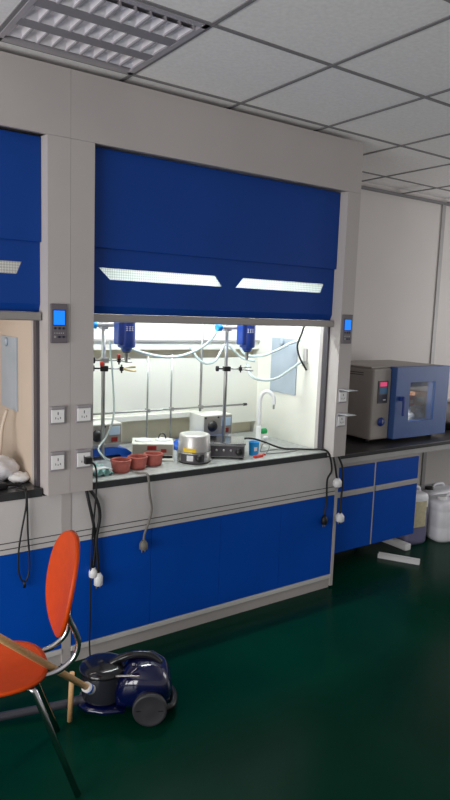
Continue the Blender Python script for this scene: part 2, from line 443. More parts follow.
    # sockets and control panels on the two columns
    display(t, .793, .869, 1.557, 1.728, 0)
    return t

hr = hood(1.971, 'lit fume hood with blue raised sash, equipment on its worktop and blue cupboard doors', True)
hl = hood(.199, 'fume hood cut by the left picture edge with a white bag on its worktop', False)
# pair of sockets on each column: left column of the right hood, right column of either hood
for z0, z1 in ((1.195,1.276),(.981,1.07)):
    socket(hr, -.862, -.788, z0, z1, 0, False)
    socket(hl, .789, .858, z0, z1, 0, False)
for z0, z1 in ((1.2,1.279),(1.055,1.132)):
    socket(hr, .79, .858, z0, z1, 0, True)
    
# gas outlet and dangling cable of the right hood (fixed to its side wall)
gv = MB().use('hood_edge').box(.742, .756, .243, .272, 1.43, 1.51, .003)
gv.use('steel').cyl((.735,.257,1.425), (.735,.257,1.402), .010).box(.735, .756, .25, .264, 1.415, 1.43)
gv.cyl((.742,.225,1.42), (.742,.29,1.42), .005)
gv.build('gas_outlet', None, hr)

# ------------------------------------------------------------------ lights
def area(name, loc, size, sy, power, col, rot):
    l = bpy.data.lights.new(name, 'AREA'); l.shape = 'RECTANGLE'; l.size = size; l.size_y = sy; l.energy = power; l.color = col
    o = bpy.data.objects.new(name, l); C.objects.link(o); o.location = loc; o.rotation_euler = rot; return o
area('hood_tube_light', (1.971, 3.09, 2.115), 1.16, .06, 15.5, (.95,1.,.97), (0,0,0))
area('hood_tube_light_warm', (.199, 3.09, 2.115), 1.16, .06, 2.6, (1,.90,.78), (0,0,0))
area('window_daylight', (-2.5, .8, 1.15), 2.8, 1.5, 118, (1.,.98,.97), (math.radians(90),0,math.radians(-75)))
area('window_daylight_far', (6.5, 2.0, 1.5), 1.6, 1.5, 26, (1.,.98,.97), (math.radians(90),0,math.radians(60)))
w = bpy.data.worlds.new('world'); bpy.context.scene.world = w; w.use_nodes = True
w.node_tree.nodes['Background'].inputs['Color'].default_value = (.84,.81,.805,1); w.node_tree.nodes['Background'].inputs['Strength'].default_value = .48

#@@CONTENTS@@
# ------------------------------------------------------------------ bench with cupboard and oven on the right
BT = .83
bench = thing('laboratory_bench', 'dark-topped wall bench on a grey steel frame, running on to the right picture edge', 'bench', (4.2,2.9,0))
L = lambda o, x, y: (x-o.location.x, y-o.location.y)
def bxw(mb, o, x0, x1, y0, y1, z0, z1, bev=0., **k):
    l = o.location; return mb.box(x0-l.x, x1-l.x, y0-l.y, y1-l.y, z0-l.z, z1-l.z, bev, **k)
bxw(MB().use('stone'), bench, 2.865, 6.6, 2.9, WY-.02, BT-.028, BT, .003).build('bench_top', None, bench)
bxw(MB().use('cabgrey'), bench, 2.867, 6.6, 2.905, 2.935, BT-.066, BT-.0285, .002).build('front_rail', None, bench)
for x in (3.79, 5.7):
    lg = MB().use('cabgrey')
    bxw(lg, bench, x, x+.05, 3.45, 3.5, .051, BT-.03, .003)
    lo = lg.build('leg', None, bench)
    bxw(MB().use('white'), bench, x-.005, x+.055, 2.98, 3.5, .0, .05, .006).build('foot_bar', None, lo)

cab = thing('base_cupboard', 'hung blue two-door cupboard with two drawers under the dark bench', 'cupboard', (3.35,2.93,0))
bxw(MB().use('cabgrey'), cab, 2.885, 3.80, 2.952, 3.44, .152, .762, .002).build('body', None, cab)
bxw(MB().use('alu_flat'), cab, 2.885, 3.80, 2.936, 2.95, .735, .762, .002).build('top_rail', None, cab)
for x0, x1 in ((2.888,3.335),(3.351,3.798)):
    d = bxw(MB().use('blue_base'), cab, x0, x1, 2.932, 2.951, .572, .733, .0015).build('drawer', None, cab)
    bxw(MB().use('alu_flat'), cab, x0, x1, 2.922, 2.951, .535, .571, .003).build('handle_strip', None, d)
    bxw(MB().use('blue_base'), cab, x0, x1, 2.932, 2.951, .152, .533, .0015).build('door', None, cab)
bxw(MB().use('alu_flat'), cab, 3.336, 3.350, 2.934, 2.951, .152, .735, .001).build('centre_stile', None, cab)

ov = thing('drying_oven', 'grey drying oven with a thick blue windowed door, standing on the bench', 'oven', (3.8,3.07,BT))
z0, z1 = .857, 1.375
b = MB().use('ovengrey')
bxw(b, ov, 3.41, 4.195, 3.09, 3.60, z1-.012, z1, .004)
bxw(b, ov, 3.60, 4.195, 3.09, 3.60, z0, z0+.05, .002)
bxw(b, ov, 4.15, 4.195, 3.09, 3.60, z0+.0505, z1-.0125, .002)
bxw(b, ov, 3.60, 3.66, 3.10, 3.60, z0+.0505, z1-.0125)
bxw(b, ov, 3.66, 4.15, 3.50, 3.60, z0+.0505, z1-.0125)
bxw(b, ov, 3.66, 4.15, 3.10, 3.50, z1-.06, z1-.0125)
b.build('body', None, ov)
cc = bxw(MB().use('ovengrey'), ov, 3.41, 3.598, 3.065, 3.60, z0, z1-.0125, .012, seg=4).build('control_column', None, ov)
sp = bxw(MB().use('panel_dark'), ov, 3.462, 3.562, 3.060, 3.0655, 1.118, 1.278, .002).build('display', None, cc)
bxw(MB().use('pink'), ov, 3.478, 3.548, 3.0585, 3.061, 1.238, 1.268).build('red_readout', None, sp)
bxw(MB().use('tealdisplay'), ov, 3.474, 3.552, 3.0585, 3.061, 1.185, 1.232).build('green_readout', None, sp)
bk = MB().use('button')
bxw(bk, ov, 3.474, 3.552, 3.0585, 3.061, 1.13, 1.178)
bk.use('white'); bxw(bk, ov, 3.515, 3.54, 3.0575, 3.0586, 1.138, 1.146)
bk.build('key_panel', None, sp)
kn = MB().use('ovenblue_dark').lathe([(.03,0),(.032,-.008),(.026,-.012),(.024,-.02),(.0,-.02)], (3.508-3.8,3.0645-3.07,.985-BT), 24, 'y', cap=False)
kn.use('socketframe').box(3.506-3.8, 3.510-3.8, 3.0425-3.07, 3.0446-3.07, .975-BT, 1.003-BT)
kn.build('power_knob', None, cc)
sl = MB().use('groove')
for k in range(2): bxw(sl, ov, 3.4085, 3.4105, 3.16, 3.40, 1.31+.015*k, 1.315+.015*k)
sl.build('side_vent', None, cc)
# door as a frame round the window
D0, D1 = 3.02, 3.088
dx0, dx1, wx0, wx1, wz0, wz1 = 3.602, 4.198, 3.755, 4.035, .975, 1.262
dm = MB().use('ovenblue')
bxw(dm, ov, dx0, wx0, D0, D1, z0, z1, .004); bxw(dm, ov, wx1, dx1, D0, D1, z0, z1, .004)
bxw(dm, ov, wx0-.004, wx1+.004, D0+.0002, D1, z0+.0005, wz0); bxw(dm, ov, wx0-.004, wx1+.004, D0+.0002, D1, wz1, z1-.0005)
door = dm.build('door', None, ov)
bxw(MB().use('glass'), ov, wx0+.001, wx1-.001, D0+.012, D0+.018, wz0+.001, wz1-.001).build('window_pane', None, door)
h = MB().use('ovenblue_dark')
bxw(h, ov, 3.632, 3.672, D0-.028, D0-.0005, 1.135, 1.165, .004)
bxw(h, ov, 3.642, 3.664, D0-.042, D0-.026, 1.03, 1.165, .006)
h.build('handle', None, door)
for x in (3.45, 4.15):
    for y in (3.13, 3.55):
        MB().use('black').lathe([(.018,0),(.02,.0265)], (x-3.8,y-3.07,0), 16).build('foot', None, ov)
sh = MB().use('steel')
for k in range(9): sh.cyl((3.662-3.8,3.105+.045*k-3.07,1.068-BT), (4.148-3.8,3.105+.045*k-3.07,1.068-BT), .0022, 8)
for x in (3.67,3.9,4.14): sh.cyl((x-3.8,3.10-3.07,1.064-BT), (x-3.8,3.48-3.07,1.064-BT), .003, 8)
sh.build('wire_shelf', None, ov)
bxw(MB().use('panel_dark'), ov, 3.70, 4.12, 3.105, 3.12, 1.215, 1.25, .002).build('inner_top_bar', None, ov)
ol = bpy.data.lights.new('oven_fill_light', 'POINT'); ol.energy = 6; ol.color = (1,.94,.88); ol.shadow_soft_size = .02  # added point light that brightens the oven contents
oo = bpy.data.objects.new('oven_fill_light', ol); C.objects.link(oo); oo.location = (3.72,3.125,1.19)
# things inside the oven, seen through its window
def bottle(name, label, x, y, z, r, hh, m, capm, group=None):
    t = thing(name, label, 'bottle', (x,y,z), 0, group)
    MB().use(m).lathe([(r*.95,0),(r,.006),(r,hh*.62),(r*.9,hh*.72),(r*.38,hh*.84),(r*.36,hh*.9)], (0,0,0), 24).build('body', None, t)
    MB().use(capm).lathe([(r*.44,hh*.885),(r*.44,hh),(r*.38,hh*1.01)], (0,0,0), 20).build('cap', None, t)
    return t
bottle('plastic_bottle', 'white bottle on the oven floor behind the window, under the red box', 3.925, 3.165, .907, .052, .14, 'white', 'white')
bottle('plastic_bottle', 'white bottle on the oven floor behind the window, nearer the hinge side', 4.045, 3.165, .907, .05, .13, 'white', 'white')
def carton(name, label, x, y, z, sx, sy, sz, m, rz=0):
    t = thing(name, label, 'box', (x,y,z), rz)
    MB().use(m).box(-sx/2, sx/2, -sy/2, sy/2, 0, sz, .002).build('body', None, t)
    MB().use('label_cream').box(-sx*.3, sx*.3, -sy/2-.001, -sy/2, sz*.25, sz*.6).build('label', None, t)
    return t
carton('red_box', 'small red box on the oven shelf behind the window', 3.90, 3.155, 1.0705, .07, .07, .075, 'red', .15)
carton('cardboard_box', 'tan cardboard box on the oven shelf beside the red box', 4.03, 3.175, 1.0705, .12, .09, .10, 'tan', -.2)

# white container standing beyond the oven at the picture edge, with a dark block under it
base = thing('dark_block', 'low dark block on the bench beyond the oven, under a white tub', 'block', (4.60,3.22,BT))
MB().use('black').box(-.12,.12,-.1,.1,0,.05,.006).build('body', None, base)
MB().use('panel_dark').box(-.115,.115,-.095,.095,.05,.056,.002).build('top_plate', None, base)
tub = thing('white_tub', 'white plastic tub on a dark block beyond the oven', 'tub', (4.60,3.22,BT+.056))
MB().use('white').lathe([(.075,0),(.08,.005),(.092,.16)], (0,0,0), 28).build('body', None, tub)
MB().use('bag').lathe([(.096,.158),(.097,.176),(.088,.182)], (0,0,0), 28).build('lid', None, tub)

# jerrycans under the bench
def jerrycan(label, x, y, rz, sx, sy, hh, capm, low_shade=False, lab=False):
    t = thing('jerrycan', label, 'jerrycan', (x,y,0), rz, 'jerrycans under the bench')
    def ring(kx, ky, z, n=28):
        out = []
        for i in range(n):
            a = 2*PI*i/n; c, s_ = math.cos(a), math.sin(a)
            out.append(Vector((math.copysign(abs(c)**.45, c)*sx*kx, math.copysign(abs(s_)**.45, s_)*sy*ky, z)))
        return out
    zs = [(.9,.9,0),(.99,.99,.018),(1,1,.04),(1,1,hh*.3),(.985,.985,hh*.32),(1,1,hh*.34),(1,1,hh*.66),(.985,.985,hh*.68),(1,1,hh*.7),(1,1,hh*.82),(.95,.95,hh*.88),(.7,.72,hh*.91),(.3,.3,hh*.915)]
    k = MB().use('jerry'); R = [ring(*q) for q in zs]
    k.loft(R)
    if low_shade:
        k.use('low_shade')
        for f in k.bm.faces:
            if f.calc_center_median().z < hh*.55: f.material_index = 1
    k.build('body', None, t)
    MB().use(capm).lathe([(.035,hh*.90),(.035,hh*.965),(.03,hh*.97)], (-sx*.45,-sy*.2,0), 24).build('cap', None, t)
    MB().use('jerry').tube([(-sx*.05,0,hh*.89),(sx*.05,0,hh*.97),(sx*.55,0,hh*.97),(sx*.72,0,hh*.88)], .012, 10).build('handle', None, t)
    if lab:
        MB().use('label_cream').box(-sx*.98, sx*.6, -sy-.0015, -sy+.004, hh*.32, hh*.78, .001).build('label', None, t)
    return t
jerrycan('large milky white jerrycan in front under the bench, at the right picture edge', 4.315, 3.035, -.25, .15, .12, .36, 'white')
jerrycan('wide milky jerrycan with a black cap, behind the front one', 4.52, 3.32, .0, .2, .12, .345, 'black', True)
jerrycan('jerrycan with violet shade painted low, a cream label and black cap, half hidden by the cupboard', 3.99, 3.12, -.12, .11, .095, .44, 'black', True, True)

# aluminium channel on the floor
bar = thing('aluminium_channel', 'short white channel lying loose on the green floor before the cupboard', 'channel', (3.595,2.885,0), math.radians(-58))
MB().use('white').prism([(-.022,0),(.022,0),(.022,.032),(.018,.032),(.018,.004),(-.018,.004),(-.018,.032),(-.022,.032)], 'x', -.145, .145).build('channel', None, bar)

# ------------------------------------------------------------------ equipment in the right hood
Z = WT
def dirv(a): return Vector((math.cos(a), math.sin(a), 0))

def stirrer(label, base_xy, box_xy, boxsize, rod_xy, motor_xy, mz, boxz):
    t = thing('overhead_stirrer', label, 'stirrer', (rod_xy[0],rod_xy[1],Z), 0, 'overhead stirrers in the hood')
    ox, oy = rod_xy
    X = lambda x: x-ox
    Yy = lambda y: y-oy
    # blue cast base: a bridge with two feet
    bx, by = base_xy
    bm = MB().use('plastic_blue')
    prof = [(-.19,0),(-.13,0),(-.11,.022),(.11,.022),(.13,0),(.19,0),(.19,.022),(.15,.05),(.08,.062),(-.08,.062),(-.15,.05),(-.19,.022)]
    bm.prism([(X(bx)+p[0], p[1]) for p in prof], 'y', Yy(by)-.075, Yy(by)+.075)
    bm.build('cast_base', None, t)
    # control box with knob, meter and switch
    cx, cy = box_xy; w, d, hh = boxsize; zb = boxz
    x0, x1, y0, y1 = X(cx)-w/2, X(cx)+w/2, Yy(cy)-d/2, Yy(cy)+d/2
    cb = MB().use('boxwhite').box(x0, x1, y0, y1, zb, zb+hh, .003).build('control_box', None, t)
    fp = MB().use('boxgrey').box(x0+.006, x1-.006, y0-.002, y0+.001, zb+.006, zb+hh-.008).build('front_plate', None, cb)
    MB().use('black').lathe([(.033,0),(.034,-.004),(.026,-.008),(.023,-.024),(.0,-.024)], (x0+w*.3, y0-.0015, zb+hh*.47), 24, 'y', cap=False).build('speed_knob', None, cb)
    MB().use('meter').box(x0+w*.62, x0+w*.93, y0-.005, y0-.0015, zb+hh*.45, zb+hh*.86, .001).build('meter', None, cb)
    MB().use('redswitch').box(x0+w*.69, x0+w*.86, y0-.008, y0-.0015, zb+hh*.12, zb+hh*.34, .002).build('switch', None, cb)
    for sx in (.07, .5):
        MB().use('black').lathe([(.006,0),(.006,-.004),(.0,-.004)], (x0+w*sx, y0-.0015, zb+hh*.88), 10, 'y', cap=False).build('screw_head', None, cb)
    sw = MB().use('boxwhite')
    if boxz > .06:
        sw.box(x0+.01, x1-.01, y0+.02, y1-.01, .03, zb+.001).build('pedestal', None, cb)
    else: sw.bm.free()
    MB().use('steel').cyl((0,0,.03), (0,0,mz-Z+.13), .0105, 16).build('rod', None, t)
    # arm, clamp and motor
    mx, my = motor_xy; m0 = mz-Z
    a = MB().use('alu_flat').box(-.02, .02, -.02, .02, m0+.055, m0+.095, .004)
    a.tube([(-.05,0,m0+.075),(X(mx)*.5,Yy(my)*.5,m0+.078),(X(mx),Yy(my),m0+.08)], .011, 12)
    ao = a.build('arm', None, t)
    MB().use('cyan').cyl((-.075,0,m0+.075), (-.045,0,m0+.075), .021, 16).build('clamp_knob', None, ao)
    mo = MB().use('motor')
    mo.lathe([(.024,-.058),(.03,-.045),(.0305,-.04),(.043,-.036),(.045,-.03),(.045,.12),(.042,.13),(.02,.134)], (X(mx),Yy(my),m0), 28)
    mo.box(X(mx)-.06, X(mx)-.02, Yy(my)-.032, Yy(my)+.032, m0-.022, m0+.12, .008)
    mobj = mo.build('motor', None, t)
    # pale marking on the drum
    mk = MB().use('white')
    ang0 = math.atan2(-my, -mx)+.38
    for k in range(3):
        for (du, dz, ww, hh2) in ((0,.010,.010,.003),(0,0,.009,.003),(0,-.010,.010,.003),(0,0,.003,.020)):
            an = ang0+(k-1)*.33
            c = Vector((X(mx),Yy(my),m0+.062+dz)) + dirv(an)*.0453
            mk.box(-.0006,.0006,-ww/2,ww/2,-hh2/2,hh2/2, rot=Matrix.Translation(c) @ Matrix.Rotation(an,4,'Z'))
    mk.build('drum_marking', None, mobj)
    ch = MB().use('black').lathe([(.018,-.064),(.02,-.0575)], (X(mx),Yy(my),m0), 16)
    ch.use('steel').lathe([(.004,-.112),(.0085,-.108),(.0105,-.09),(.0105,-.066),(.016,-.064)], (X(mx),Yy(my),m0), 16)
    ch.build('chuck', None, mobj)
    return t
stirrer('overhead stirrer with blue motor on the left of the hood, red clamps on its rod', (1.435,3.27), (1.455,3.26), (.21,.12,.115), (1.415,3.135), (1.503,3.045), 1.555, .082)
stirrer('overhead stirrer with blue motor on the right of the hood, beside the tap', (2.12,3.225), (2.21,3.29), (.215,.16,.128), (2.195,3.125), (2.287,3.045), 1.553, .072)

def clamp(label, rod, z, reach, ang, jaw, head, length, knob_r=.012, red=False):
    t = thing('laboratory_clamp', label, 'clamp', (rod[0],rod[1],z), ang, 'rod clamps in the hood')
    h_ = MB().use(head).box(-.016,.026,-.018,.018,-.014,.014,.003)
    h_.cyl((-.016,0,0), (-.045,0,0), .0045, 10); h_.build('boss_head', None, t)
    MB().use('black').lathe([(.006,-.062),(knob_r+.004,-.06),(knob_r+.004,-.046),(.006,-.044)], (0,0,0), 12, 'x').build('boss_knob', None, t)
    if red:
        MB().use('red').lathe([(.004,0),(.011,.004),(.011,.02),(.006,.024)], (-.012,-.02,-.03), 12).build('red_wing_knob', None, t)
        MB().use('red').lathe([(.004,0),(.010,.004),(.010,.018),(.006,.022)], (length*.55,0,.01), 12).build('red_wing_knob', None, t)
    MB().use('steel').cyl((.02,0,0), (length*.55,0,0), .004, 10).build('shaft', None, t)
    k = MB().use('black').box(length*.5, length*.62, -.009,.009,-.011,.011,.002); k.cyl((length*.56,0,-.022),(length*.56,0,.022),.004,10); k.build('adjuster', None, t)
    for s_ in (-1, 1):
        MB().use(jaw).tube([(length*.6,s_*.004,0),(length*.72,s_*.02,s_*.004),(length*.86,s_*.026,s_*.007),(length,s_*.014,s_*.009)], .0048, 10).build('jaw', None, t)
    return t
clamp('black-headed clamp with brass jaws on the left stirrer rod, lower of the two', (1.415,3.135), 1.402, 0, math.radians(-24), 'brass', 'black', .17)
clamp('red-knobbed clamp on the left stirrer rod just under the blue motor', (1.415,3.135), 1.445, 0, math.radians(-10), 'alu', 'steel', .15, red=True)
clamp('small black-headed clamp with silver jaws on the right stirrer rod', (2.195,3.125), 1.385, 0, math.radians(-18), 'steel', 'black', .165)

# lattice of thin support rods in front of the rear wall
lat = thing('support_rod_lattice', 'lattice of thin grey support rods along the rear wall of the lit hood', 'rod lattice', (1.971,3.40,Z))
for x, zt_, r in ((1.822,1.45,.0055),(1.985,1.455,.0055),(2.20,1.80,.008)):
    MB().use('steel').cyl((x-1.971,0,0), (x-1.971,0,zt_-Z), r, 12).build('upright_rod', None, lat)
    MB().use('steel').box(x-1.971-.012, x-1.971+.012, -.022, .010, 1.118-Z-.011, 1.118-Z+.011, .003).build('cross_joint', None, lat)
MB().use('steel').cyl((1.36-1.971,-.0145,1.118-Z), (2.53-1.971,-.0145,1.118-Z), .006, 12).build('cross_rod', None, lat)
MB().use('panel_dark').cyl((2.53-1.971,-.0145,1.118-Z), (2.555-1.971,-.0145,1.118-Z), .009, 12).build('rod_cap', None, lat)

# double magnetic stirrer box, turned to the room
ms = thing('magnetic_stirrer', 'white magnetic stirrer box with two dark red displays, behind the terracotta bowls', 'magnetic stirrer', (1.718,3.135,Z), math.radians(-28))
mb = MB().use('boxwhite').box(-.115,.115,-.085,.085,.026,.094,.004); mb.use('black').box(-.108,.108,-.075,.08,.0,.0265); mb.build('body', None, ms)
MB().use('boxwhite').box(-.115,.115,-.112,-.02,.0,.013,.003).build('base_lip', None, ms)
MB().use('boxgrey').box(-.109,.109,-.0868,-.0845,.031,.089).build('front_plate', None, ms)
for x0, w in ((-.03,.05),(.045,.03)):
    d = MB().use('redswitch').box(x0,x0+w,-.0895,-.0865,.060 if w>.04 else .046,.083 if w>.04 else .066,.001).build('display', None, ms)
    if w > .04: MB().use('panel_dark').box(x0+.008,x0+w-.004,-.0895,-.0865,.038,.056,.001).build('readout', None, ms)
MB().use('white').lathe([(.05,.0938),(.05,.101),(.046,.103)], (-.05,.0,0), 28).build('plate', None, ms)
MB().use('white').lathe([(.045,.0938),(.045,.101),(.041,.103)], (.056,.02,0), 28).build('plate', None, ms)
MB().use('panel_dark').tube([(.03,.03,.1),(.045,.03,.13),(.065,.028,.126),(.075,.028,.1)], .004, 8).build('wire_handle', None, ms)

# heating mantle
hm = thing('heating_mantle', 'round silver heating mantle with a yellow label and black knob', 'heating mantle', (1.877,2.950,Z), math.radians(10))
MB().use('steel').lathe([(.082,.004),(.088,.006),(.094,.012),(.094,.058),(.09,.062)], (0,0,0), 40).build('base_drum', None, hm)
MB().use('black').lathe([(.084,0),(.084,.0045)], (0,0,0), 32).build('foot_ring', None, hm)
MB().use('mantle').lathe([(.089,.0625),(.0895,.07),(.0855,.146),(.082,.153),(.074,.155)], (0,0,0), 40).build('upper_drum', None, hm)
MB().use('mantle_top').lathe([(.0735,.1545),(.068,.1565),(.062,.154),(.045,.135),(.02,.128),(.0,.126)], (0,0,0), 36, cap=False).build('heating_cup', None, hm)
def curved_patch(mb, r, a0, a1, z0, z1, th=.0012, n=10):
    A = [a0+(a1-a0)*i/n for i in range(n+1)]
    rings = []
    for a in A:
        c = dirv(a); rings.append([c*r+Vector((0,0,z0)), c*(r+th)+Vector((0,0,z0)), c*(r+th)+Vector((0,0,z1)), c*r+Vector((0,0,z1))])
    mb.loft(rings, smooth=False); return mb
fa = math.radians(-122-10)
curved_patch(MB().use('yellow'), .0892, fa-.72, fa+.12, .066, .088).build('yellow_label', None, hm)
cp = curved_patch(MB().use('panel_dark'), .0942, fa-.85, fa+.62, .012, .056)
cpo = cp.build('control_strip', None, hm)
curved_patch(MB().use('bag'), .0956, fa-.42, fa-.05, .02, .05).build('printed_plate', None, cpo)
kd = dirv(fa+.28)
MB().use('black').lathe([(.02,0),(.018,.02),(.0,.02)], kd*.0955+Vector((0,0,.036)), 20, 'z', cap=False, mtx=kd.to_track_quat('Z','Y').to_matrix()).build('knob', None, hm)

# terracotta bowls
def bowl(label, x, y, rz):
    t = thing('terracotta_bowl', label, 'bowl', (x,y,Z), rz, 'terracotta bowls on the worktop')
    MB().use('terracotta').lathe([(.0,.0),(.038,.0),(.044,.006),(.0505,.052),(.051,.064),(.0475,.0655),(.045,.062),(.0425,.052),(.037,.012),(.0,.009)], (0,0,0), 36, cap=False).build('bowl', None, t)
    MB().use('terracotta').lathe([(.0505,.054),(.0535,.057),(.0535,.0625),(.0512,.0645)], (0,0,0), 36, cap=False).build('rim_band', None, t)
bowl('terracotta bowl at the left end of the row of three, by the teal sheet', 1.418, 2.918, 0)
bowl('middle terracotta bowl of the row of three', 1.526, 2.945, .6)
bowl('terracotta bowl nearest the silver heating mantle', 1.634, 2.972, 1.3)

# hotplate box, turned to the room
hp = thing('hotplate_stirrer', 'low mirror-topped steel hotplate with a black knob, right of the mantle', 'hotplate', (2.122,2.985,Z), math.radians(-33))
MB().use('steel').box(-.10,.10,-.09,.10,.008,.08,.004).build('body', None, hp)
MB().use('chrome').box(-.104,.104,-.094,.115,.0805,.092,.003).build('hot_plate', None, hp)
MB().use('panel_dark').box(-.094,.094,-.0925,-.0895,.014,.074).build('front_plate', None, hp)
MB().use('black').lathe([(.02,0),(.021,-.006),(.018,-.024),(.0,-.024)], (.066,-.0925,.044), 24, 'y', cap=False).build('knob', None, hp)
for x in (-.06,-.02,.02):
    MB().use('alu').lathe([(.007,0),(.006,-.008),(.0,-.008)], (x,-.0925,.05), 12, 'y', cap=False).build('small_button', None, hp)
for sx in (-.08,.08):
    for sy in (-.07,.07): MB().use('black').lathe([(.01,0),(.01,.0085)], (sx,sy,0), 12).build('foot', None, hp)

# gooseneck tap
tp = thing('gooseneck_tap', 'white gooseneck tap with a green handle in the back right corner', 'tap', (2.56,3.25,Z))
MB().use('white').lathe([(.026,0),(.026,.006),(.017,.012),(.0165,.09),(.013,.1)], (0,0,0), 24).build('post', None, tp)
MB().use('white').tube([(0,0,.09),(0,0,.2),(.0,-.001,.27),(.012,-.012,.312),(.034,-.032,.326),(.056,-.053,.31),(.066,-.064,.275),(.066,-.064,.245)], .0125, 14).build('spout', None, tp)
MB().use('alu').cyl((.066,-.064,.248), (.066,-.064,.215), .007, 12).build('nozzle', None, tp)
MB().use('green').lathe([(.012,.014),(.016,.02),(.019,.03),(.019,.055),(.014,.06)], (.0,-.003,.062), 18, 'x').build('green_handle', None, tp)

# blue beaker, red clip, white cap
bk = thing('blue_beaker', 'small blue plastic beaker between the hotplate and the tap', 'beaker', (2.275,2.925,Z))
MB().use('cyan').lathe([(.0,0),(.026,0),(.028,.004),(.031,.075),(.034,.079),(.0305,.08),(.027,.076),(.024,.008),(.0,.006)], (0,0,0), 26, cap=False).build('cup', None, bk)
MB().use('white').box(-.02,.0,-.0315,-.0285,.03,.052).build('label', None, bk)
rc = thing('red_clip', 'small red plastic clip on the worktop rim before the blue beaker', 'clip', (2.262,2.862,Z), .15)
MB().use('red').box(-.035,.03,-.012,.012,0,.014,.004).build('body', None, rc)
MB().use('red').tube([(.025,0,.008),(.045,.004,.012),(.058,.0,.008)], .005, 8).build('jaw', None, rc)
wc = thing('white_stopper', 'white round stopper on a stalk before the tap', 'stopper', (2.50,3.10,Z))
MB().use('white').lathe([(.02,0),(.02,.004),(.006,.008),(.005,.035),(.016,.04),(.019,.05),(.014,.062),(.0,.064)], (0,0,0), 20, cap=False).build('stopper', None, wc)
wf = thing('wire_stand', 'small grey wire stand lying between the blue beaker and the tap', 'wire stand', (2.45,2.93,Z))
MB().use('steel').tube([(-.1,-.03,.005),(-.08,-.03,.05),(-.08,.03,.05),(-.1,.03,.005)], .003, 8).build('end_loop', None, wf)
MB().use('steel').tube([(-.1,-.03,.005),(.02,-.045,.004),(.14,-.03,.004),(.16,0,.004),(.14,.03,.004),(.02,.045,.004),(-.1,.03,.005)], .003, 8).build('base_loop', None, wf)

# teal sheet and white strip at the left front
ts = thing('teal_sheet', 'crumpled pale teal plastic sheet on the worktop by the left column', 'plastic sheet', (1.335,2.945,Z))
tm = MB().use('teal'); n = 12
V = [[(-.09+.112*i/n, -.07+.16*j/n, .012+.012*math.sin(i*1.3+j*.7)+.01*math.cos(j*1.9-i*.4)) for j in range(n+1)] for i in range(n+1)]
tv = [[tm.bm.verts.new(p) for p in r_] for r_ in V]; tb_ = [[tm.bm.verts.new((p[0],p[1],max(0,p[2]-.006))) for p in r_] for r_ in V]
fs = []
for i in range(n):
    for j in range(n):
        fs.append(tm.bm.faces.new((tv[i][j],tv[i+1][j],tv[i+1][j+1],tv[i][j+1]))); fs.append(tm.bm.faces.new((tb_[i][j],tb_[i][j+1],tb_[i+1][j+1],tb_[i+1][j])))
for i in range(n):
    for A, B in (((i,0),(i+1,0)),((i,n),(i+1,n)),((0,i),(0,i+1)),((n,i),(n,i+1))):
        fs.append(tm.bm.faces.new((tv[A[0]][A[1]],tv[B[0]][B[1]],tb_[B[0]][B[1]],tb_[A[0]][A[1]])))
tm._fin(fs, True); tm.build('sheet', None, ts)
st = thing('paper_strip', 'folded white paper strip lying on the teal sheet', 'paper strip', (1.296,2.885,Z+.034), .1)
MB().use('white').loft([[Vector((x,-.022,z)),Vector((x,.022,z)),Vector((x,.022,z+.003)),Vector((x,-.022,z+.003))] for x, z in ((-.055,-.002),(-.03,.004),(0,.006),(.03,.003),(.052,-.004))]).build('strip', None, st)

# hoses
def cable(name, label, cat, pts, r, m, group=None):
    o = MB().use(m).tube(pts, r, 10).build(name, None); tag(o, label, cat, group); return o
G = 'milky hoses looped through the hood'
cable('rubber_hose', 'milky hose drooping between the two blue motors', 'hose', [(1.52,3.19,1.56),(1.62,3.22,1.50),(1.76,3.25,1.462),(1.90,3.26,1.447),(2.02,3.25,1.47),(2.12,3.22,1.53),(2.165,3.2,1.6),(2.19,3.25,1.66)], .0085, 'clearhose', G)
cable('rubber_hose', 'milky hose hooked low beside the right stirrer rod', 'hose', [(2.05,3.30,1.50),(2.09,3.28,1.44),(2.14,3.26,1.405),(2.20,3.25,1.42),(2.25,3.26,1.48),(2.30,3.27,1.52),(2.40,3.25,1.44),(2.47,3.2,1.42)], .0075, 'clearhose', G)
cable('rubber_hose', 'milky hose rising to the knob on the grey plate', 'hose', [(2.40,3.3,1.60),(2.42,3.26,1.47),(2.50,3.22,1.45),(2.58,3.16,1.48),(2.66,3.10,1.535),(2.695,3.04,1.56)], .0085, 'clearhose', G)
cable('rubber_hose', 'milky hose reaching across the grey plate to the silver gas outlet', 'hose', [(2.44,3.24,1.40),(2.43,3.18,1.33),(2.50,3.14,1.305),(2.57,3.09,1.325),(2.635,3.03,1.39),(2.69,3.01,1.43),(2.705,3.012,1.405)], .0085, 'clearhose', G)
cable('rubber_hose', 'thin white tube hanging down beside the left stirrer rod', 'hose', [(1.43,3.09,1.55),(1.448,3.08,1.3),(1.445,3.07,1.15),(1.40,3.06,1.05),(1.345,3.03,1.0),(1.36,2.99,.96),(1.40,2.985,.935)], .005, 'clearhose', G)
cable('black_cable', 'black cable hanging in a curve in front of the right inner wall', 'cable', [(2.69,3.0,1.66),(2.68,3.015,1.60),(2.665,3.03,1.53),(2.672,3.015,1.46),(2.70,2.975,1.378)], .006, 'rubber')

